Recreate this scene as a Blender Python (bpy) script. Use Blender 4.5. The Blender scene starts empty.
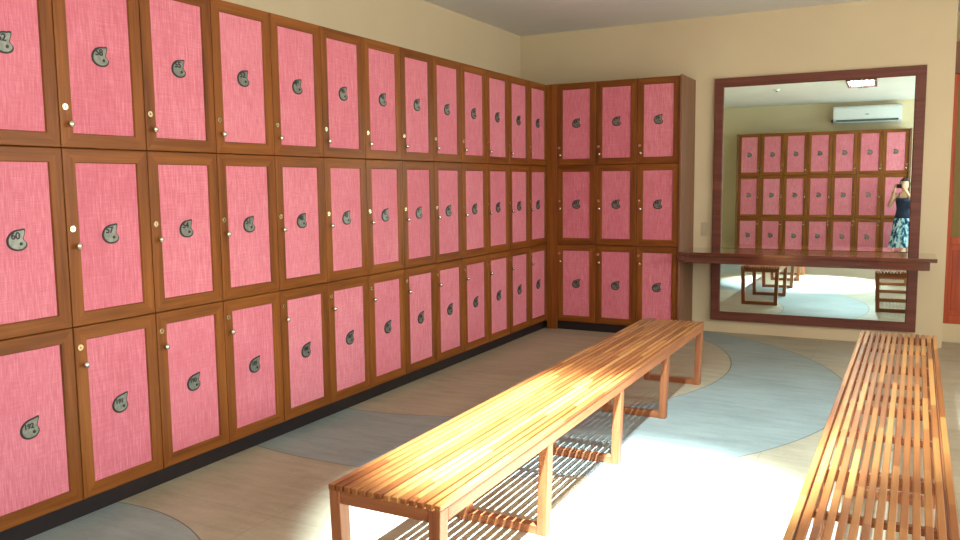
import bpy, bmesh, math, random
from mathutils import Vector, Matrix
random.seed(7)
sc = bpy.context.scene
COL = sc.collection
PI = math.pi

# ------------------------------------------------------------------ helpers
def lin(c):
    c = c / 255.0
    return c / 12.92 if c <= 0.04045 else ((c + 0.055) / 1.055) ** 2.4
def rgb(r, g, b): return (lin(r), lin(g), lin(b), 1)

def link(name, bm, mats, parent=None, smooth=False):
    me = bpy.data.meshes.new(name)
    bm.normal_update()
    bm.to_mesh(me); bm.free()
    if smooth:
        for p in me.polygons: p.use_smooth = True
    o = bpy.data.objects.new(name, me)
    COL.objects.link(o)
    if not isinstance(mats, (list, tuple)): mats = [mats]
    for m in mats: me.materials.append(m)
    if parent: o.parent = parent
    return o

def tag(o, label, cat, group=None, kind=None):
    o['label'] = label; o['category'] = cat
    if group: o['group'] = group
    if kind: o['kind'] = kind
    return o

def struct(name, bm, mats):
    o = link(name, bm, mats); o['kind'] = 'structure'; return o

def empty(name, loc=(0, 0, 0), rz=0):
    o = bpy.data.objects.new(name, None); COL.objects.link(o)
    o.location = loc; o.rotation_euler = (0, 0, rz); o.empty_display_size = .05
    return o

def copy_tree(o, parent=None):
    c = o.copy(); COL.objects.link(c)
    if parent: c.parent = parent
    for ch in list(kids[o.name]) if o.name in kids else []:
        copy_tree(ch, c)
    return c
kids = {}
def index_kids(root):
    def rec(o):
        kids[o.name] = [c for c in bpy.data.objects if c.parent == o]
        for c in kids[o.name]: rec(c)
    rec(root)

def box(bm, x0, x1, y0, y1, z0, z1, bev=0, mi=0, seg=1):
    g = bmesh.ops.create_cube(bm, size=1)
    vs = g['verts']
    bmesh.ops.scale(bm, vec=(x1 - x0, y1 - y0, z1 - z0), verts=vs)
    bmesh.ops.translate(bm, vec=((x0 + x1) / 2, (y0 + y1) / 2, (z0 + z1) / 2), verts=vs)
    fs = set()
    for v in vs: fs.update(v.link_faces)
    for f in fs: f.material_index = mi
    if bev:
        es = set()
        for v in vs: es.update(v.link_edges)
        bmesh.ops.bevel(bm, geom=list(es), offset=bev, segments=seg, affect='EDGES', profile=.5)
    return bm
def bx(*a, **k):
    bm = bmesh.new(); box(bm, *a, **k); return bm

def cyl(bm, c, axis, r0, r1, h, n=24, mi=0):
    g = bmesh.ops.create_cone(bm, cap_ends=True, segments=n, radius1=r0, radius2=r1, depth=h)
    q = Vector((0, 0, 1)).rotation_difference(Vector(axis).normalized())
    M = Matrix.Translation(Vector(c) + Vector(axis).normalized() * h / 2) @ q.to_matrix().to_4x4()
    bmesh.ops.transform(bm, matrix=M, verts=g['verts'])
    fs = set()
    for v in g['verts']: fs.update(v.link_faces)
    for f in fs: f.material_index = mi
def ball(bm, c, s, u=20, v=14, mi=0):
    g = bmesh.ops.create_uvsphere(bm, u_segments=u, v_segments=v, radius=1)
    bmesh.ops.scale(bm, vec=s, verts=g['verts'])
    bmesh.ops.translate(bm, vec=c, verts=g['verts'])
    fs = set()
    for w in g['verts']: fs.update(w.link_faces)
    for f in fs: f.material_index = mi; f.smooth = True
    return g['verts']

# ------------------------------------------------------------------ materials
class NT:
    def __init__(s, name):
        s.m = bpy.data.materials.new(name); s.m.use_nodes = True
        s.t = s.m.node_tree; s.b = s.t.nodes['Principled BSDF']
    def n(s, typ, **k):
        o = s.t.nodes.new(typ)
        for a, v in k.items(): setattr(o, a, v)
        return o
    def l(s, a, b): s.t.links.new(a, b)
    def math(s, op, a, b=None, c=None):
        o = s.n('ShaderNodeMath', operation=op)
        for i, v in enumerate((a, b, c)):
            if v is None: continue
            if isinstance(v, (int, float)): o.inputs[i].default_value = v
            else: s.l(v, o.inputs[i])
        return o.outputs[0]
    def mix(s, f, a, b, mode='MIX'):
        o = s.n('ShaderNodeMix', data_type='RGBA', blend_type=mode)
        for i, v in ((0, f), (6, a), (7, b)):
            if isinstance(v, (int, float)): o.inputs[i].default_value = v
            elif isinstance(v, tuple): o.inputs[i].default_value = v
            else: s.l(v, o.inputs[i])
        return o.outputs[2]
    def noise(s, vec, scale, detail=4, rough=.55, sc3=None):
        if sc3:
            mp = s.n('ShaderNodeMapping'); mp.inputs['Scale'].default_value = sc3
            s.l(vec, mp.inputs['Vector']); vec = mp.outputs[0]
        o = s.n('ShaderNodeTexNoise'); o.inputs['Scale'].default_value = scale
        o.inputs['Detail'].default_value = detail; o.inputs['Roughness'].default_value = rough
        s.l(vec, o.inputs['Vector']); return o.outputs['Fac']
    def ramp(s, f, stops):
        o = s.n('ShaderNodeValToRGB'); e = o.color_ramp.elements
        while len(e) < len(stops): e.new(.5)
        for i, (p, c) in enumerate(stops): e[i].position = p; e[i].color = c
        s.l(f, o.inputs[0]); return o.outputs[0]
    def bump(s, h, st, dist=.002):
        o = s.n('ShaderNodeBump'); o.inputs['Strength'].default_value = st
        o.inputs['Distance'].default_value = dist
        s.l(h, o.inputs['Height']); s.l(o.outputs[0], s.b.inputs['Normal'])
    def rnd(s):
        return s.n('ShaderNodeObjectInfo').outputs['Random']
    def objvec(s, shift=True):
        tc = s.n('ShaderNodeTexCoord').outputs['Object']
        if not shift: return tc
        c = s.n('ShaderNodeCombineXYZ'); r = s.rnd()
        s.l(s.math('MULTIPLY', r, 17.3), c.inputs[0]); s.l(s.math('MULTIPLY', r, 9.1), c.inputs[1]); s.l(s.math('MULTIPLY', r, 23.7), c.inputs[2])
        a = s.n('ShaderNodeVectorMath', operation='ADD'); s.l(tc, a.inputs[0]); s.l(c.outputs[0], a.inputs[1])
        return a.outputs[0]
    def fin(s, col=None, rough=.5, metal=0, spec=.5):
        if isinstance(col, tuple): s.b.inputs['Base Color'].default_value = col
        elif col is not None: s.l(col, s.b.inputs['Base Color'])
        if isinstance(rough, (int, float)): s.b.inputs['Roughness'].default_value = rough
        else: s.l(rough, s.b.inputs['Roughness'])
        s.b.inputs['Metallic'].default_value = metal
        s.b.inputs['Specular IOR Level'].default_value = spec
        return s.m

def plain(name, c, rough=.5, metal=0, spec=.5, var=.08, scale=30):
    k = NT(name); v = k.objvec()
    f = k.noise(v, scale, 3)
    lo = tuple(x * (1 - var) for x in c[:3]) + (1,); hi = tuple(min(1, x * (1 + var)) for x in c[:3]) + (1,)
    return k.fin(k.ramp(f, [(.3, lo), (.7, hi)]), rough, metal, spec)

def wood(name, axis, dark, mid, light, rough=.4, scale=1.0, spec=.45):
    k = NT(name); v = k.objvec()
    s = [26, 26, 26]; s[axis] = 1.3
    f1 = k.noise(v, 1.0 * scale, 6, .6, tuple(s))
    s2 = [110, 110, 110]; s2[axis] = 4
    f2 = k.noise(v, 1.0 * scale, 3, .5, tuple(s2))
    f = k.math('ADD', k.math('MULTIPLY', f1, .75), k.math('MULTIPLY', f2, .25))
    r = k.math('ADD', f, k.math('MULTIPLY', k.math('SUBTRACT', k.rnd(), .5), .10))
    col = k.ramp(r, [(.32, dark), (.5, mid), (.68, light)])
    k.bump(f2, .15, .001)
    return k.fin(col, rough, 0, spec)

WD, WM, WL = rgb(98, 52, 14), rgb(128, 72, 22), rgb(148, 88, 32)
M_wv = wood('locker_wood_upright', 2, WD, WM, WL, .42, spec=.3)
M_wh = wood('locker_wood_level', 0, WD, WM, WL, .42, spec=.3)
M_side = wood('locker_side_wood', 2, rgb(104, 68, 46), rgb(124, 84, 58), rgb(140, 98, 70), .5)
M_mirror_wood = wood('mirror_frame_wood', 0, rgb(84, 42, 30), rgb(104, 54, 40), rgb(120, 66, 50), .4)
M_shelf = wood('shelf_wood', 0, rgb(72, 30, 22), rgb(94, 42, 30), rgb(112, 54, 40), .12, spec=.8)
M_shelf.node_tree.nodes['Principled BSDF'].inputs['Coat Weight'].default_value = 1
M_shelf.node_tree.nodes['Principled BSDF'].inputs['Coat Roughness'].default_value = .04

def fabric():
    k = NT('pink_woven_fabric'); v = k.objvec()
    warp = k.noise(v, 1, 3, .6, (420, 30, 9))       # upright threads
    weft = k.noise(v, 1, 3, .6, (12, 30, 520))      # level threads
    slow = k.noise(v, 5, 3, .5)
    slub = k.noise(v, 1, 2, .5, (150, 30, 14))
    f = k.math('ADD', k.math('MULTIPLY', warp, .42), k.math('MULTIPLY', weft, .30))
    f = k.math('ADD', f, k.math('MULTIPLY', slub, .28))
    f = k.math('ADD', f, k.math('MULTIPLY', k.math('SUBTRACT', slow, .5), .12))
    f = k.math('ADD', f, k.math('MULTIPLY', k.math('SUBTRACT', k.rnd(), .5), .06))
    col = k.ramp(f, [(.34, rgb(195, 97, 112)), (.5, rgb(213, 119, 134)), (.64, rgb(228, 148, 158))])
    k.bump(f, .35, .002)
    k.fin(col, .85, 0, .25)
    k.b.inputs['Sheen Weight'].default_value = .25
    k.b.inputs['Sheen Roughness'].default_value = .5
    return k.m
M_fab = fabric()
M_plate = plain('pewter_plate', rgb(128, 132, 122), .38, .55, .5, .25, 60)
M_rim = plain('pewter_dark_rim', rgb(58, 58, 54), .5, .4)
M_num = plain('black_paint', rgb(28, 28, 28), .5)
M_steel = plain('polished_steel', rgb(210, 205, 190), .2, 1, .5, .04)
M_brass = plain('brushed_brass', rgb(222, 206, 170), .24, 1, .5, .04)
M_keyhole = plain('keyhole_black', rgb(20, 18, 15), .6)
M_plinth = plain('plinth_black', rgb(30, 22, 24), .45, 0, .5, .15)
M_carc = plain('carcass_board', rgb(92, 52, 26), .6)

def painted(name, c, rough=.75):
    k = NT(name); tc = k.n('ShaderNodeNewGeometry').outputs['Position']
    f = k.noise(tc, 1.3, 3); g = k.noise(tc, 90, 2)
    lo = tuple(x * .96 for x in c[:3]) + (1,); hi = tuple(min(1, x * 1.03) for x in c[:3]) + (1,)
    k.bump(g, .08, .001)
    return k.fin(k.ramp(f, [(.3, lo), (.7, hi)]), rough, 0, .25)
M_wall = painted('cream_wall_paint', rgb(214, 196, 160))
M_ceil = painted('ceiling_paint', rgb(226, 223, 216))

def floor_mat():
    k = NT('stone_tile_floor'); pos = k.n('ShaderNodeNewGeometry').outputs['Position']
    sep = k.n('ShaderNodeSeparateXYZ'); k.l(pos, sep.inputs[0]); X, Y = sep.outputs[0], sep.outputs[1]
    def dist(cx, cy, r):
        a = k.math('SUBTRACT', X, cx); b = k.math('SUBTRACT', Y, cy)
        return k.math('SUBTRACT', k.math('SQRT', k.math('ADD', k.math('MULTIPLY', a, a), k.math('MULTIPLY', b, b))), r)
    d1, d2, d3 = dist(.452, 5.78, 2.45), dist(-.031, 6.275, 2.047), dist(.117, 1.435, 1.032)
    band = k.math('MULTIPLY', k.math('LESS_THAN', d1, 0), k.math('GREATER_THAN', d2, 0))
    band = k.math('MAXIMUM', band, k.math('LESS_THAN', d3, 0))
    w = .0035
    ln = k.math('MAXIMUM', k.math('LESS_THAN', k.math('ABSOLUTE', d1), w), k.math('LESS_THAN', k.math('ABSOLUTE', d3), w))
    ln = k.math('MAXIMUM', ln, k.math('LESS_THAN', k.math('ABSOLUTE', d2), w))
    # straight joints
    def joint(c, off, per):
        a = k.math('PINGPONG', k.math('SUBTRACT', c, off), per / 2)
        return k.math('LESS_THAN', a, .0022)
    nj = k.math('SUBTRACT', 1, band)
    j = k.math('MULTIPLY', k.math('MAXIMUM', joint(X, 2.54, .9), joint(Y, 5.35, .9)), nj)
    n1 = k.noise(pos, 2.2, 5, .6); n2 = k.noise(pos, 40, 3, .6); n3 = k.noise(pos, 1, 4, .6, (3, 14, 1))
    f = k.math('ADD', k.math('MULTIPLY', n1, .45), k.math('MULTIPLY', n2, .15))
    f = k.math('ADD', f, k.math('MULTIPLY', n3, .4))
    beige = k.ramp(f, [(.36, rgb(154, 144, 120)), (.5, rgb(172, 163, 138)), (.66, rgb(186, 178, 155))])
    grey = k.ramp(f, [(.36, rgb(130, 142, 138)), (.5, rgb(146, 159, 155)), (.66, rgb(160, 173, 169))])
    col = k.mix(band, beige, grey)
    col = k.mix(k.math('MULTIPLY', j, .35), col, rgb(110, 98, 84))
    col = k.mix(k.math('MULTIPLY', ln, .75), col, rgb(70, 72, 66))
    k.bump(n2, .06, .001)
    return k.fin(col, k.math('ADD', .38, k.math('MULTIPLY', n1, .2)), 0, .4)
M_floor = floor_mat()

def slat_mat():
    k = NT('bench_slat_wood'); tc = k.objvec(False)
    sep = k.n('ShaderNodeSeparateXYZ'); k.l(tc, sep.inputs[0])
    si = k.math('FLOOR', k.math('DIVIDE', k.math('ADD', sep.outputs[0], .005), SP))
    wn = k.n('ShaderNodeTexWhiteNoise', noise_dimensions='1D'); k.l(k.math('ADD', si, k.math('MULTIPLY', k.rnd(), 50)), wn.inputs['W'])
    sj = k.math('FLOOR', k.math('ADD', k.math('MULTIPLY', sep.outputs[1], 1.9), k.math('MULTIPLY', wn.outputs['Value'], 5)))
    wn2 = k.n('ShaderNodeTexWhiteNoise', noise_dimensions='2D')
    cb = k.n('ShaderNodeCombineXYZ'); k.l(k.math('ADD', si, k.math('MULTIPLY', k.rnd(), 50)), cb.inputs[0]); k.l(sj, cb.inputs[1]); k.l(cb.outputs[0], wn2.inputs['Vector'])
    f = k.noise(tc, 1, 5, .6, (60, 2.2, 60))
    t = k.math('ADD', k.math('MULTIPLY', f, .45), k.math('MULTIPLY', wn2.outputs['Value'], .55))
    col = k.ramp(t, [(.12, rgb(112, 57, 26)), (.45, rgb(150, 90, 46)), (.85, rgb(188, 132, 72))])
    return k.fin(col, .28, 0, .5)
SW = .0222
SP = (.44 - SW) / 13
M_slat = slat_mat()
BD, BM, BL = rgb(128, 72, 42), rgb(156, 94, 58), rgb(176, 114, 72)
M_bz = wood('bench_wood_upright', 2, BD, BM, BL, .38)
M_bx = wood('bench_wood_cross', 0, BD, BM, BL, .38)
M_by = wood('bench_wood_long', 1, BD, BM, BL, .38)

k = NT('mirror_silver'); M_glass = k.fin((.83, 1, .95, 1), .0, 1)
k = NT('window_glass'); k.b.inputs['Transmission Weight'].default_value = 1; M_win = k.fin((.95, .98, 1, 1), .02)
def emis(name, c, s):
    k = NT(name); k.b.inputs['Emission Color'].default_value = c; k.b.inputs['Emission Strength'].default_value = s
    return k.fin(c, .5)
M_bulb = emis('lit_bulb', (.78, .95, 1, 1), 26)
M_white = plain('white_plastic', rgb(228, 232, 230), .35, 0, .5, .02)
M_louv = plain('reflector_louver', rgb(220, 215, 205), .3, .3, .5, .03)
M_grill = plain('grey_grill', rgb(90, 100, 98), .5)
M_switch = plain('switch_plastic', rgb(196, 180, 148), .4)

# ------------------------------------------------------------------ room
YW, ZC, XL, XR, YB = 8.028, 3.018, -.507, 5.4, -1.27
T = .12
struct('floor', bx(XL - T, XR + T, YB - T, 9.6, -.1, 0), M_floor)
struct('ceiling', bx(XL - T, XR + T, YB - T, 9.6, ZC, ZC + .1), M_ceil)
struct('wall_left', bx(XL - T, XL, YB - T, YW + .57, 0, ZC), M_wall)
struct('wall_far', bx(XL, 3.507, YW, YW + .57, 0, ZC), M_wall)       # carries the mirror
struct('wall_back', bx(XL, XR, YB - T, YB, 0, ZC), M_wall)
struct('wall_recess', bx(3.507, XR + T, 9.0, 9.12, 0, ZC), M_wall)
WIN = ((-.9, 1.5), (3.6, 6.6)); wz0, wz1 = .95, 2.45
bm = bmesh.new()                                                     # right wall round two unseen windows; the second is added to brighten the far end
e0 = YB - T
for y0, y1 in WIN: box(bm, XR, XR + T, e0, y0, 0, ZC); box(bm, XR, XR + T, y0, y1, 0, wz0); box(bm, XR, XR + T, y0, y1, wz1, ZC); e0 = y1
box(bm, XR, XR + T, e0, 9.0, 0, ZC)
struct('wall_right', bm, M_wall)
for i, (y0, y1) in enumerate(WIN):
    bm = bmesh.new()
    for a in (y0, (y0 + y1) / 2 - .025, y1 - .05): box(bm, XR + .03, XR + .08, a, a + .05, wz0, wz1)
    for a in (wz0, wz1 - .05): box(bm, XR + .03, XR + .08, y0 + .05, y1 - .05, a, a + .05)
    win = struct('window_%d' % (i + 1), bm, M_white)
    link('window_pane', bx(XR + .05, XR + .056, y0 + .05, y1 - .05, wz0 + .05, wz1 - .05), M_win, win)
# low cream curb in the recess beyond the mirror wall
struct('trim_1', bx(3.507, XR, 8.35, 9.0, 0, .165), M_wall)

# ------------------------------------------------------------------ lockers
ZS = (.085, .861, 1.636, 2.429)
ZB = (.03, .815, 1.636, 2.45)        # the back bank is spaced a little differently
ST, DT = .062, .022
def ring_door(W, H):
    """mitred frame: front at y=-DT, back at y=0"""
    prof = [(0, 0), (0, -DT + .005), (.0015, -DT + .0015), (.005, -DT), (ST - .004, -DT), (ST, -DT + .005), (ST, 0)]
    bm = bmesh.new(); rows = []
    g = .0015
    for i, y in prof:
        a = g + i
        rows.append([bm.verts.new(p) for p in ((a, y, a), (W - a, y, a), (W - a, y, H - a), (a, y, H - a))])
    n = len(rows)
    for k_ in range(n):
        A, B = rows[k_], rows[(k_ + 1) % n]
        for s in range(4):
            f = bm.faces.new((A[s], A[(s + 1) % 4], B[(s + 1) % 4], B[s]))
            f.material_index = 1 if s in (0, 2) else 0
    bmesh.ops.recalc_face_normals(bm, faces=bm.faces)
    return bm

SH = [(.86, 1.04), (.4, 1.0), (-.1, .93), (-.55, .7), (-.88, .3), (-.98, -.15), (-.85, -.6), (-.45, -.92), (.05, -1.04),
      (.58, -.97), (.94, -.7), (1.0, -.34), (.74, -.06), (.68, .16), (.80, .55)]
def shell_outline(R, pts=SH, sub=4):
    out = []; n = len(pts)
    for i in range(n):
        p0, p1, p2, p3 = [Vector(pts[(i + d) % n]) for d in (-1, 0, 1, 2)]
        for s in range(sub):
            t = s / sub
            q = .5 * ((2 * p1) + (p2 - p0) * t + (2 * p0 - 5 * p1 + 4 * p2 - p3) * t * t + (3 * p1 - p0 - 3 * p2 + p3) * t ** 3)
            out.append((q.x * R, q.y * R))
    return out
def shell_plate(cx, cz, R, pts, y):
    bm = bmesh.new(); o = shell_outline(R, pts)
    c = Vector((sum(p[0] for p in o) / len(o), sum(p[1] for p in o) / len(o)))
    def loop(s, yy): return [bm.verts.new((cx + c.x + (p[0] - c.x) * s, yy, cz + c.y + (p[1] - c.y) * s)) for p in o]
    L = [loop(1, y), loop(1, y - .004), loop(.95, y - .006), loop(.86, y - .006), loop(.84, y - .005)]
    n = len(o)
    for a in range(4):
        for i in range(n):
            f = bm.faces.new((L[a][i], L[a][(i + 1) % n], L[a + 1][(i + 1) % n], L[a + 1][i])); f.material_index = 1
    f = bm.faces.new(L[4]); f.material_index = 0
    bmesh.ops.recalc_face_normals(bm, faces=bm.faces)
    # dark eye of the shell and a curl round it
    cyl(bm, (cx + .38 * R, y - .005, cz - .38 * R), (0, -1, 0), .17 * R, .12 * R, .003, 14, 1)
    return bm
SHB = [(.95, 1.08), (.45, .98), (-.1, .88), (-.6, .62), (-.92, .2), (-.98, -.3), (-.75, -.75), (-.3, -1.0), (.2, -1.02),
       (.65, -.85), (.93, -.45), (.9, -.1), (.76, .12), (.80, .42), (.92, .78)]

def number_mesh(txt, size):
    cu = bpy.data.curves.new('n', 'FONT'); cu.body = txt; cu.size = size
    cu.align_x = 'CENTER'; cu.align_y = 'CENTER'; cu.extrude = .0006; cu.offset = .0012; cu.space_character = .95
    o = bpy.data.objects.new('n', cu); COL.objects.link(o)
    dg = bpy.context.evaluated_depsgraph_get()
    me = bpy.data.meshes.new_from_object(o.evaluated_get(dg), depsgraph=dg)
    bpy.data.objects.remove(o); bpy.data.curves.remove(cu)
    me.name = 'number'
    me.transform(Matrix.Rotation(PI / 2, 4, 'X'))
    me.materials.clear(); me.materials.append(M_num)
    return me

protos = {}
def proto_locker(W, row):
    Z = ZB if W == .427 else ZS
    z0, z1 = Z[row], Z[row + 1]; H = z1 - z0
    root = empty('locker')
    D = .48
    bm = bmesh.new(); e = .001
    box(bm, e, .016, DT - DT + .001, D, e, H - e); box(bm, W - .016, W - e, .001, D, e, H - e)
    box(bm, .016, W - .016, .001, D, e, .016); box(bm, .016, W - .016, .001, D, H - .016, H - e)
    box(bm, .016, W - .016, D - .01, D, .016, H - .016)
    link('body', bm, M_carc, root)
    door = link('door', ring_door(W, H), [M_wv, M_wh], root)
    link('fabric_panel', bx(ST - .004, W - ST + .004, -DT + .008, -DT + .016, ST - .004, H - ST + .004), M_fab, door)
    cz = {0: .472, 1: 1.257, 2: 2.043}[row] - z0
    cx = W * .497
    link('number_plate', shell_plate(cx, cz, .043, SHB if row == 0 else SH, -DT + .008), [M_plate, M_rim], door)
    lz, kz = {0: (.769, .69), 1: (1.289, 1.214), 2: (1.809, 1.737)}[row]
    bm = bmesh.new(); c = (.027, -DT + .001, lz - z0)
    cyl(bm, c, (0, -1, 0), .0145, .0135, .005, 24, 0)
    cyl(bm, (c[0], -DT - .004, c[2]), (0, -1, 0), .0085, .0085, .002, 20, 0)
    box(bm, c[0] - .001, c[0] + .001, -DT - .0075, -DT - .0055, c[2] - .005, c[2] + .005, mi=1)
    link('lock', bm, [M_brass, M_keyhole], door)
    bm = bmesh.new()
    c = (.040, -DT, kz - z0)
    cyl(bm, (c[0], -DT + .001, c[2]), (0, -1, 0), .007, .0055, .016, 16)
    ball(bm, (c[0], -DT - .021, c[2]), (.0145, .010, .0145), 18, 12)
    link('door_knob', bm, M_steel, door)
    index_kids(root)
    return root

used = {}
def place_locker(W, row, loc, rz, num, label, group):
    key = (W, row)
    if key not in protos: protos[key] = proto_locker(W, row); o = protos[key]
    else: o = copy_tree(protos[key])
    o.location = (loc[0], loc[1], (ZB if W == .427 else ZS)[row]); o.rotation_euler = (0, 0, rz)
    tag(o, label, 'locker', group)
    return o

def add_number(o, W, row, txt):
    door = [c for c in bpy.data.objects if c.parent == o and c.name.split('.')[0] == 'door'][0]
    me = number_mesh(txt, .030 if len(txt) > 2 else .040)
    n = bpy.data.objects.new('number', me); COL.objects.link(n); n.parent = door
    cz = {0: .472, 1: 1.257, 2: 2.043}[row] - ZS[row]
    n.location = (W * .497 - .006, -DT + .008 - .0055, cz + (.010 if row == 0 else .016))

RN = {0: 'bottom', 1: 'middle', 2: 'top'}
ORD = ['first', 'second', 'third', 'fourth', 'fifth', 'sixth', 'seventh', 'eighth', 'ninth', 'tenth', 'eleventh', 'twelfth', 'thirteenth']
pending = []
for row in (2, 1, 0):
    for i in range(13):
        num = {2: str(62 - 3 * i) if i == 0 else str(61 - 3 * i), 1: str(60 - 3 * i), 0: str(192 - i)}[row]
        if i == 0: where = 'nearest the camera'
        elif i == 12: where = 'last before the corner'
        else: where = '%s from the camera' % ORD[i]
        o = place_locker(.44, row, (-DT, 2.262 + .44 * (i - 1), 0), PI / 2, num,
                         'pink fabric locker, %s row of the long left bank, %s' % (RN[row], where), 'lockers in the long left bank')
        pending.append((o, .44, row, num))
    for i in range(3):
        num = {2: str(22 - 3 * i), 1: str(21 - 3 * i), 0: str(179 - i)}[row]
        o = place_locker(.405, row, (.11 + .405 * i, 7.521 + DT, 0), 0, num,
                         'pink fabric locker in the short far bank, %s row, %s' % (RN[row], ['beside the dark corner', 'middle column', 'beside the mirror wall'][i]),
                         'lockers in the short far bank')
        pending.append((o, .405, row, num))
    for i in range(7):
        o = place_locker(.427, row, (.39 + .427 * (i + 1), -.75 - DT, 0), PI, '',
                         'pink locker seen in the mirror, %s row, %s' % (RN[row], ['leftmost column', 'second column from its left', 'third column from its left', 'middle column', 'third column from its right', 'column left of the person', 'column behind the person'][i]),
                         'lockers on the back wall, seen in the mirror')
for a in pending: add_number(*a)

# plinths under the banks, corner filler and end panels
def one(name, bm, m, label, cat, group=None):
    return tag(link(name, bm, m), label, cat, group)
one('plinth', bx(-.49, -.035, 1.82, 7.54, 0, .084), M_plinth, 'black recessed plinth under the long left locker bank', 'plinth')
one('plinth', bx(.0, 1.326, 7.553, 8.02, 0, .084), M_plinth, 'black recessed plinth under the short far locker bank', 'plinth')
one('plinth', bx(.39, 3.379, -1.26, -.8, 0, .029), M_plinth, 'black plinth under the back locker bank, seen in the mirror', 'plinth')
one('corner_filler', bx(.001, .1085, 7.522, 7.545, .0, 2.429, .002), M_wv, 'dark wooden filler board in the corner between both locker banks', 'filler board')
one('end_panel', bx(1.3265, 1.346, 7.499, 8.026, 0, 2.435, .002), M_side, 'plain wooden end panel closing the far locker bank', 'end panel')
one('end_panel', bx(3.3805, 3.42, -1.268, -.728, 0, 2.455, .002), M_side, 'wooden end panel behind the person in the mirror', 'end panel')
one('end_panel', bx(.362, .3885, -1.268, -.728, 0, 2.455, .002), M_side, 'wooden end panel left of the lockers seen in the mirror', 'end panel')

# ------------------------------------------------------------------ benches
LEN, WID, HT = 3.756, .440, .458
def make_bench():
    r = empty('bench')
    st, sw = .0195, SW
    bm = bmesh.new()
    for i in range(14):
        a = i * SP
        box(bm, a, a + sw, 0, LEN, HT - st, HT, .002)
    link('seat', bm, M_slat, r)
    LX, LY, LEAN = .042, .055, .015
    tb, rh = .045, .048
    ys = [0.0, .877, 1.84, 2.762, LEN - LY]
    def lean(bm, inward):
        for v in bm.verts: v.co.x += inward * LEAN * (1 - v.co.z / HT)
        return bm
    for j, y in enumerate(ys):
        top = HT - st - .0005 if j in (0, 4) else HT - st - rh - .0005      # the side rails run over the middle legs
        for x, d in ((.001, 1), (WID - .001 - LX, -1)):
            link('leg', lean(bx(x, x + LX, y + .001, y + LY - .001, 0, top, .002), d), M_bz, r)
        link('top_bar', bx(.003 + LX, WID - LX - .003, y + .006, y + LY - .006, HT - st - tb, HT - st - .0005, .002), M_bx, r)
        link('foot_bar', bx(LX + LEAN, WID - LX - LEAN, y + .006, y + LY - .006, 0, .038, .002), M_bx, r)
    for x in (.003, WID - .003 - .026):
        link('side_rail', bx(x, x + .026, LY, LEN - LY, HT - st - rh, HT - st - .0005, .002), M_by, r)
    for j in range(4):
        a, b = ys[j] + LY, ys[j + 1]
        for t in (.5,):
            y = a + (b - a) * t
            link('batten', bx(.03, WID - .03, y - .012, y + .012, HT - st - .022, HT - st - .0005), M_bx, r)
    index_kids(r)
    return r
b1 = make_bench()
b2 = copy_tree(b1)
b1.location = (1.487, 2.111, 0)
tag(b1, 'slatted wooden bench in the middle of the room, brightly lit', 'bench', 'slatted benches')
ang = -math.atan2(.038, 3.61)
b2.location = (2.911, 2.18, 0); b2.rotation_euler = (0, 0, ang)
tag(b2, 'slatted wooden bench at the right, pointing at the mirror corner', 'bench', 'slatted benches')

# ------------------------------------------------------------------ mirror
CAM = Vector((3.1843, 0, 1.4605)); FPX = 811.8
yaw, pit, rol = .483, .105, -.0112
cy, sy, cp, sp = math.cos(yaw), math.sin(yaw), math.cos(pit), math.sin(pit)
fw = Vector((-sy * cp, cy * cp, -sp)); rt = Vector((cy, sy, 0)); up = rt.cross(fw)
cr, sr = math.cos(rol), math.sin(rol)
R_, U_ = cr * rt + sr * up, -sr * rt + cr * up
nrm = Vector((-.0104, 1, -.0038)).normalized()     # the mirror hangs a little forward and turned
mroot = empty('wall_mirror', (2.417, YW - .03, .125))
q = Vector((0, 1, 0)).rotation_difference(nrm)
mroot.rotation_mode = 'QUATERNION'; mroot.rotation_quaternion = q
mw, mh, fwid = 1.765, 2.305, .085
bm = bmesh.new(); rows = []
for i, y in [(0, .012), (0, -.012), (.004, -.016), (fwid - .008, -.016), (fwid, -.006), (fwid, .012)]:
    rows.append([bm.verts.new(p) for p in ((-mw / 2 + i, y, i), (mw / 2 - i, y, i), (mw / 2 - i, y, mh - i), (-mw / 2 + i, y, mh - i))])
for a in range(len(rows)):
    A, B = rows[a], rows[(a + 1) % len(rows)]
    for s in range(4):
        f = bm.faces.new((A[s], A[(s + 1) % 4], B[(s + 1) % 4], B[s]))
bmesh.ops.recalc_face_normals(bm, faces=bm.faces)
link('frame', bm, M_mirror_wood, mroot)
link('mirror_glass', bx(-mw / 2 + fwid - .004, mw / 2 - fwid + .004, 0, .008, fwid - .004, mh - fwid + .004), M_glass, mroot)
tag(mroot, 'large wall mirror in a dark reddish wooden frame on the far wall', 'mirror')

# ------------------------------------------------------------------ shelf
sh = empty('wall_shelf', (1.347, 7.40, .76))
link('shelf_board', bx(.001, 2.078, .0, .575, .035, .066, .004), M_shelf, sh)
bm = bmesh.new()
box(bm, .04, 2.028, .03, .055, -.034, .0345, .002)
link('apron', bm, M_shelf, sh)
link('support_block', bx(.0015, .06, -.005, .06, -.022, .034, .003), M_shelf, sh)
for x in (.7, 1.4):
    bm = bmesh.new()
    box(bm, x, x + .03, .056, .57, -.0145, .0345)
    link('bracket', bm, M_shelf, sh)
tag(sh, 'long narrow dark red wooden shelf in front of the mirror', 'shelf')

# ------------------------------------------------------------------ light switch
s = empty('light_switch', (1.452, YW, 1.004))
link('switch_plate', bx(-.032, .032, -.009, -.0005, -.066, .066, .003), M_switch, s)
for z in (-.028, .028): link('rocker', bx(-.014, .014, -.014, -.0095, z - .02, z + .02, .002), M_switch, s)
tag(s, 'small beige light switch between locker bank and mirror', 'light switch')

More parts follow.
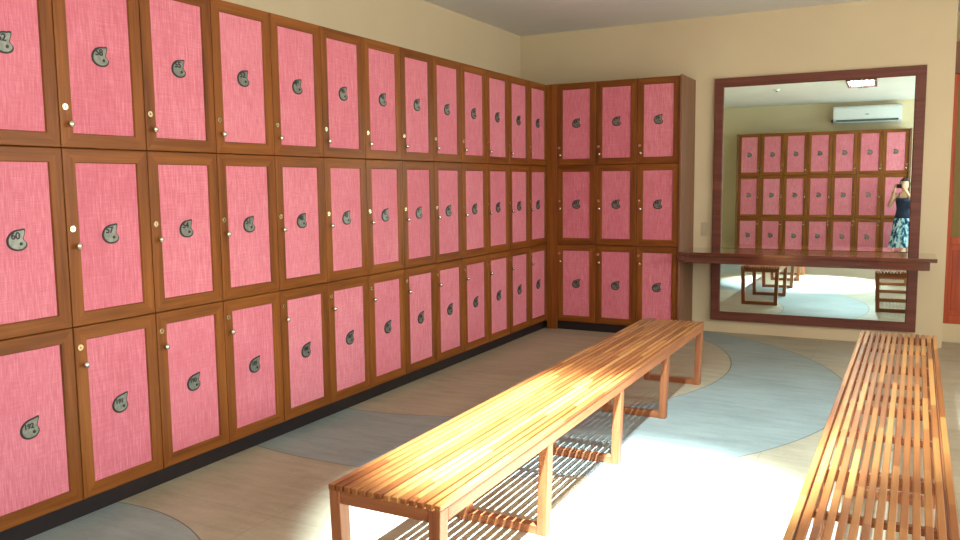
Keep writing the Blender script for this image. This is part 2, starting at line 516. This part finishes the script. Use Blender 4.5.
# ------------------------------------------------------------------ recess cabinet door
M_red = wood('recess_red_wood', 2, rgb(150, 58, 26), rgb(176, 74, 36), rgb(192, 90, 48), .4)
M_olive = plain('olive_cloth', rgb(138, 118, 74), .8, 0, .2, .1, 80)
d = empty('cabinet', (3.509, 8.37, .166))
link('carcass', bx(.0, 1.1, .04, .55, 0, 2.49), M_red, d)
def cab_door(x0, x1):
    bm = bmesh.new(); w = .042
    box(bm, x0, x0 + w, 0, .035, .002, 2.21, .003); box(bm, x1 - w, x1, 0, .035, .002, 2.21, .003)
    for a, b in ((.002, .07), (.71, .78), (2.14, 2.21)): box(bm, x0 + w, x1 - w, .001, .034, a, b, .003)
    o = link('door', bm, M_red, d)
    link('lower_panel', bx(x0 + w, x1 - w, .012, .03, .07, .71), M_red, o)
    bm = bmesh.new(); box(bm, x0 + w + .02, x1 - w - .02, .008, .014, .12, .66, .003)
    link('panel_moulding', bm, M_red, o)
    link('upper_panel', bx(x0 + w, x1 - w, .012, .03, .78, 2.14), M_olive, o)
cab_door(0.0, .55); cab_door(.552, 1.1)
link('header', bx(0, 1.1, .0, .04, 2.215, 2.49, .003), M_side, d)
tag(d, 'orange-red wooden cabinet with olive upper panels in the recess at the far right', 'cabinet')

# ------------------------------------------------------------------ air conditioner on back wall
ac = empty('air_conditioner', (2.66, YB, 2.61))
bm = bmesh.new()
prof = [(.0, .0), (.12, .0), (.19, .035), (.215, .08), (.215, .27), (.19, .305), (.15, .32), (0, .32)]
hw = .585
L = [[bm.verts.new((sx, p[0] + .002, p[1])) for p in prof] for sx in (-hw, hw)]
n = len(prof)
for i in range(n): bm.faces.new((L[0][i], L[0][(i + 1) % n], L[1][(i + 1) % n], L[1][i]))
bm.faces.new(L[0]); bm.faces.new(L[1])
bmesh.ops.recalc_face_normals(bm, faces=bm.faces)
bmesh.ops.bevel(bm, geom=bm.edges[:], offset=.008, segments=2, affect='EDGES')
link('casing', bm, M_white, ac)
link('outlet', bx(-.53, .53, .13, .216, .03, .062, .004), M_grill, ac)
bm = bx(-.52, .52, -.035, .035, -.003, .003, .002)
bmesh.ops.transform(bm, matrix=Matrix.Translation((0, .2, .022)) @ Matrix.Rotation(-.5, 4, 'X'), verts=bm.verts)
link('flap', bm, M_white, ac)
link('badge', bx(-.03, .03, .214, .219, .145, .16), M_grill, ac)
link('pipe_cover', bx(-hw - .04, -hw + .005, .002, .06, .03, .09, .008), M_grill, ac)
tag(ac, 'white wall air conditioner above the back lockers, seen in the mirror', 'air conditioner')

# ------------------------------------------------------------------ ceiling fixtures
LX0, LX1, LY0, LY1 = 2.44, 2.85, 1.93, 2.86
lamp = empty('ceiling_lamp', ((LX0 + LX1) / 2, (LY0 + LY1) / 2, ZC))
a, b = (LX1 - LX0) / 2, (LY1 - LY0) / 2
bm = bmesh.new(); w = .028
for x0, x1, y0, y1 in ((-a, -a + w, -b, b), (a - w, a, -b, b), (-a + w, a - w, -b, -b + w), (-a + w, a - w, b - w, b)):
    box(bm, x0, x1, y0, y1, -.085, -.001, .002)
link('frame', bm, M_mirror_wood, lamp)
link('reflector', bx(-a + w, a - w, -b + w, b - w, -.012, -.001), M_louv, lamp)
tw = (2 * a - 2 * w) / 5
for i in range(5):
    x = -a + w + tw * (i + .5)
    bm = bmesh.new(); cyl(bm, (x, -b + w + .03, -.045), (0, 1, 0), .016, .016, 2 * b - 2 * w - .06, 16)
    link('tube', bm, M_bulb, lamp, True)
for i in range(1, 5):
    x = -a + w + tw * i
    link('louver', bx(x - .002, x + .002, -b + w, b - w, -.08, -.013), M_louv, lamp)
tag(lamp, 'rectangular ceiling lamp with bright tubes and dark frame, seen in the mirror', 'lamp')

v = empty('ceiling_vent', (2.62, 1.25, ZC))
bm = bmesh.new()
for x0, x1, y0, y1 in ((-.09, -.075, -.09, .09), (.075, .09, -.09, .09), (-.075, .075, -.09, -.075), (-.075, .075, .075, .09)):
    box(bm, x0, x1, y0, y1, -.012, -.0005)
link('frame', bm, M_white, v)
bm = bmesh.new()
for i in range(6): box(bm, -.075, .075, -.07 + i * .025, -.06 + i * .025, -.010, -.004)
link('grille', bm, M_grill, v)
tag(v, 'small square vent in the ceiling beyond the lamp, seen in the mirror', 'vent')
v = empty('smoke_detector', (1.35, 1.6, ZC))
bm = bmesh.new(); cyl(bm, (0, 0, -.03), (0, 0, 1), .04, .055, .0295, 28); link('housing', bm, M_white, v)
bm = bmesh.new(); cyl(bm, (0, 0, -.042), (0, 0, 1), .018, .022, .012, 20); link('sensor', bm, M_grill, v)
tag(v, 'small round detector on the ceiling, near the left edge of the mirror', 'detector')

# ------------------------------------------------------------------ phone (just behind the lens)
phc = CAM + R_ * .050 - U_ * .050 - fw * .009
ph = empty('phone', phc)
Mrot = Matrix((R_, U_, -fw)).transposed()          # columns: right, up, back
ph.rotation_mode = 'QUATERNION'; ph.rotation_quaternion = Mrot.to_quaternion()
M_ph = plain('phone_black', rgb(22, 20, 24), .3); M_scr = emis('phone_screen', rgb(150, 140, 150), .4); M_lens = plain('lens_dark', rgb(10, 10, 14), .1)
link('case', bx(-.062, .062, -.034, .034, -.0035, .0035, .003, 0, 2), M_ph, ph)
link('screen', bx(-.055, .055, -.030, .030, .0036, .0042), M_scr, ph)
bm = bmesh.new(); cyl(bm, (-.050, .026, -.0036), (0, 0, -1), .005, .0045, .0012, 20); link('camera_lens', bm, M_lens, ph)
tag(ph, 'black phone held up sideways by the person in the mirror', 'phone')

# ------------------------------------------------------------------ person
PB = Vector((3.335, -.40, 0)); PR = .30
pers = empty('person', PB, PR)
Lm = (Matrix.Translation(PB) @ Matrix.Rotation(PR, 4, 'Z')).inverted()
def loc(p): return Lm @ Vector(p)
M_skin = plain('skin', rgb(206, 160, 130), .5, 0, .4, .05)
M_hair = plain('dark_hair', rgb(34, 24, 20), .5, 0, .5, .2, 200)
M_top = plain('navy_cloth', rgb(44, 52, 72), .8, 0, .2, .12, 60)
def print_mat():
    k = NT('blue_white_print'); v = k.objvec(False)
    f = k.noise(v, 1, 2, .5, (24, 24, 11))
    col = k.ramp(f, [(.40, rgb(28, 44, 70)), (.47, rgb(70, 130, 160)), (.54, rgb(150, 196, 206)), (.6, rgb(196, 210, 208))])
    return k.fin(col, .8, 0, .2)
M_print = print_mat()
M_lip = plain('lips', rgb(176, 84, 80), .45); M_eye = plain('eye_dark', rgb(30, 22, 20), .2); M_eyew = plain('eye_white', rgb(235, 232, 226), .3)

def skin_mesh(verts, edges, radii, root, sub=2):
    me = bpy.data.meshes.new('sk'); me.from_pydata(verts, edges, [])
    o = bpy.data.objects.new('sk', me); COL.objects.link(o)
    md = o.modifiers.new('s', 'SKIN'); md.use_smooth_shade = True
    for i, r in enumerate(radii):
        rr = r if isinstance(r, tuple) else (r, r)
        me.skin_vertices[0].data[i].radius = rr
        me.skin_vertices[0].data[i].use_root = (i == root)
    sb = o.modifiers.new('u', 'SUBSURF'); sb.levels = sub; sb.render_levels = sub
    dg = bpy.context.evaluated_depsgraph_get()
    m2 = bpy.data.meshes.new_from_object(o.evaluated_get(dg), depsgraph=dg)
    bpy.data.objects.remove(o)
    return m2

# landmarks (local: faces +Y)
pL, pR_ = loc(phc - R_ * .058 + fw * -.004), loc(phc + R_ * .058 + fw * -.004)
HEAD = Vector((0, .03, 1.43))
V, E_, Rr = [], [], []
def av(p, r, par=None):
    V.append(tuple(p)); Rr.append(r)
    if par is not None: E_.append((par, len(V) - 1))
    return len(V) - 1
pel = av((0, 0, .84), (.135, .095))
w_ = av((0, .0, 1.0), (.108, .078), pel); ch = av((0, 0, 1.15), (.125, .088), w_); sh_ = av((0, -.005, 1.25), (.085, .062), ch)
nk = av((0, 0, 1.31), .044, sh_); av((0, .01, 1.37), .046, nk)
hand_pts = []
for s, wr in ((-1, pL), (1, pR_)):
    a1 = av((s * .085, 0, 1.24), .05, sh_); a2 = av((s * .158, .0, 1.225), .043, a1)
    el = Vector((s * .235, .085, 1.04)); a3 = av((Vector((s * .158, 0, 1.225)) + el) / 2, .037, a2); a4 = av(el, .033, a3)
    wp = wr + Vector((s * .030, -.045, -.075)); mid = (el + wp) / 2
    a5 = av(mid, .030, a4); a6 = av(wp, (.023, .019), a5)
    palm = wr + Vector((s * .022, -.018, -.030)); a7 = av(palm, (.024, .016), a6)
    hand_pts.append((s, wr, wp, palm))
    # legs
    h = av((s * .08, 0, .76), (.088, .085), pel); kn = av((s * .085, .02, .45), .055, h); cf = av((s * .085, -.005, .30), .050, kn)
    an = av((s * .085, 0, .08), .032, cf); ft = av((s * .095, .06, .035), (.036, .028), an); av((s * .10, .15, .025), (.035, .02), ft)
body = skin_mesh(V, E_, Rr, pel)
bm = bmesh.new(); bm.from_mesh(body)
# fingers and thumb of each hand
for s, wr, wp, palm in hand_pts:
    ax = loc(CAM + R_) - loc(CAM); uu = loc(CAM + U_) - loc(CAM); ff = loc(CAM + fw) - loc(CAM)
    for fi in range(4):
        L_ = (.9, 1.0, .95, .8)[fi]
        base = palm + uu * (.028 - .017 * fi) * 1 + ax * s * .004
        p1 = wr + ax * s * .016 + uu * (.030 - .018 * fi) + ff * .004
        p2 = p1 + ff * .010 * L_ - ax * s * .014; p3 = p2 - ax * s * .018 * L_ + ff * -.001
        m = skin_mesh([tuple(base), tuple(p1), tuple(p2), tuple(p3)], [(0, 1), (1, 2), (2, 3)], [.009, .0085, .0078, .0065], 0, 1)
        bm.from_mesh(m)
    p1 = wr + ax * s * .014 - uu * .01 - ff * .020; p2 = wr - ax * s * .014 + uu * .002 - ff * .014
    m = skin_mesh([tuple(palm), tuple(p1), tuple(p2)], [(0, 1), (1, 2)], [.012, .010, .008], 0, 1); bm.from_mesh(m)
for f in bm.faces: f.material_index = 0; f.smooth = True
# head
hv = ball(bm, HEAD, (.074, .092, .112), 32, 24)
for v_ in hv:
    p = v_.co - HEAD
    if p.z < 0: p.x *= 1 - .28 * (-p.z / .112) ** 1.3; p.y *= 1 - .12 * (-p.z / .112)
    if p.y > .05 and abs(p.x) < .018 and -.045 < p.z < .012:       # nose
        p.y += .018 * (1 - abs(p.x) / .018) * (1 - abs(p.z + .022) / .036)
    v_.co = HEAD + p
for s in (-1, 1):
    ball(bm, HEAD + Vector((s * .029, .076, .006)), (.0145, .008, .008), 14, 10, 2)
    ball(bm, HEAD + Vector((s * .029, .0815, .006)), (.006, .004, .006), 12, 8, 3)
    ball(bm, HEAD + Vector((s * .075, -.005, -.012)), (.009, .020, .030), 12, 10, 0)
ball(bm, HEAD + Vector((0, .081, -.058)), (.022, .008, .007), 16, 8, 1)
bd = link('body', bm, [M_skin, M_lip, M_eyew, M_eye], pers)
# hair: cap cut away over the face, tied back
bm = bmesh.new(); hv = ball(bm, HEAD + Vector((0, -.012, .014)), (.088, .098, .118), 36, 26)
kill = [v_ for v_ in hv if (v_.co - HEAD).y > .028 and (v_.co - HEAD).z < .062 or (v_.co - HEAD).z < -.05 and (v_.co - HEAD).y > -.03]
bmesh.ops.delete(bm, geom=kill, context='VERTS')
for v_ in bm.verts:
    n_ = math.sin(v_.co.x * 180) * .0015; v_.co += (v_.co - HEAD).normalized() * n_
bmesh.ops.solidify(bm, geom=bm.faces[:], thickness=.006)
ball(bm, HEAD + Vector((0, -.115, .03)), (.035, .035, .04), 18, 14)
for f in bm.faces: f.smooth = True
link('hair', bm, M_hair, pers)
# clothes: lofted shells
def loft(name, rings, m, n=48, fold=0, nf=9, th=.004):
    bm = bmesh.new(); L = []
    for (z, rx, ry, oy, k_) in rings:
        r = []
        for i in range(n):
            t = 2 * PI * i / n; w = 1 + fold * k_ * math.sin(nf * t + z * 2)
            r.append(bm.verts.new((rx * w * math.cos(t), oy + ry * w * math.sin(t), z)))
        L.append(r)
    for A, B in zip(L, L[1:]):
        for i in range(n): bm.faces.new((A[i], A[(i + 1) % n], B[(i + 1) % n], B[i]))
    bmesh.ops.recalc_face_normals(bm, faces=bm.faces)
    bmesh.ops.solidify(bm, geom=bm.faces[:], thickness=-th)
    return link(name, bm, m, pers, True)
tp = loft('camisole', [(.80, .160, .118, 0, 0), (.90, .140, .104, 0, 0), (1.0, .124, .094, 0, 0), (1.08, .132, .102, 0, 0), (1.14, .142, .112, .002, 0), (1.18, .138, .106, 0, 0), (1.195, .130, .098, 0, 0)], M_top)
for s in (-1, 1):
    pts = [(s * .07, .098, 1.185), (s * .078, .07, 1.25), (s * .08, .0, 1.298), (s * .078, -.06, 1.25), (s * .07, -.092, 1.185)]
    m = skin_mesh(pts, [(0, 1), (1, 2), (2, 3), (3, 4)], [(.008, .003)] * 5, 2, 1)
    m.materials.append(M_top); o = bpy.data.objects.new('strap', m); COL.objects.link(o); o.parent = tp
loft('skirt', [(.18, .255, .225, .0, 1), (.3, .235, .205, .0, 1), (.45, .212, .18, 0, .8), (.6, .19, .155, 0, .5), (.72, .175, .135, 0, .2), (.80, .166, .124, 0, 0), (.84, .156, .115, 0, 0)], M_print, 72, .06, 10)
M_shoe = plain('sandal_brown', rgb(70, 44, 30), .6)
for s in (-1, 1): link('sandal', bx(s * .098 - .042, s * .098 + .042, -.06, .19, .0, .014, .005), M_shoe, pers)
tag(pers, 'person in navy top and blue patterned long skirt photographing the mirror', 'person')

# ------------------------------------------------------------------ lights
def aim(o, d): o.rotation_mode = 'QUATERNION'; o.rotation_quaternion = Vector(d).to_track_quat('-Z', 'Y')
for x, y, d, sz, en in ((2.54, 2.40, (-.165, .25, -1), 46, 3600), (2.66, 2.60, (.0, .58, -1), 54, 600)):
    L_ = bpy.data.lights.new('lamp_beam', 'SPOT'); L_.energy = en; L_.spot_size = math.radians(sz); L_.spot_blend = .65
    L_.shadow_soft_size = .02; L_.color = (.72, .91, 1.0)
    o = bpy.data.objects.new('lamp_beam', L_); COL.objects.link(o); o.location = (x, y, ZC - .095); aim(o, d)
for (y0, y1), en in zip(WIN, ((96, (.88, .96, 1)), (62, (1, .98, .90)))):  # area lamps at the unseen windows; the second one added for the far end
    L_ = bpy.data.lights.new('window_daylight', 'AREA'); L_.shape = 'RECTANGLE'; L_.size = y1 - y0; L_.size_y = wz1 - wz0; L_.energy = en[0]; L_.color = en[1]
    o = bpy.data.objects.new('window_daylight', L_); COL.objects.link(o); o.location = (XR - .02, (y0 + y1) / 2, (wz0 + wz1) / 2); aim(o, (-1, 0, 0))
wd = bpy.data.worlds.new('sky'); sc.world = wd; wd.use_nodes = True
t = wd.node_tree; sky = t.nodes.new('ShaderNodeTexSky'); sky.sky_type = 'NISHITA'; sky.sun_disc = False; sky.sun_elevation = math.radians(40)
t.links.new(sky.outputs[0], t.nodes['Background'].inputs[0]); t.nodes['Background'].inputs[1].default_value = .25

# ------------------------------------------------------------------ camera
cam = bpy.data.cameras.new('camera'); co = bpy.data.objects.new('camera', cam); COL.objects.link(co)
cam.sensor_fit = 'HORIZONTAL'; cam.sensor_width = 36; cam.lens = FPX / 960 * 36; cam.clip_start = .02
co.matrix_world = Matrix.Translation(CAM) @ Mrot.to_4x4()
sc.camera = co
sc.view_settings.view_transform = 'Standard'; sc.view_settings.look = 'None'
sc.view_settings.exposure = 0.68; sc.view_settings.gamma = 1
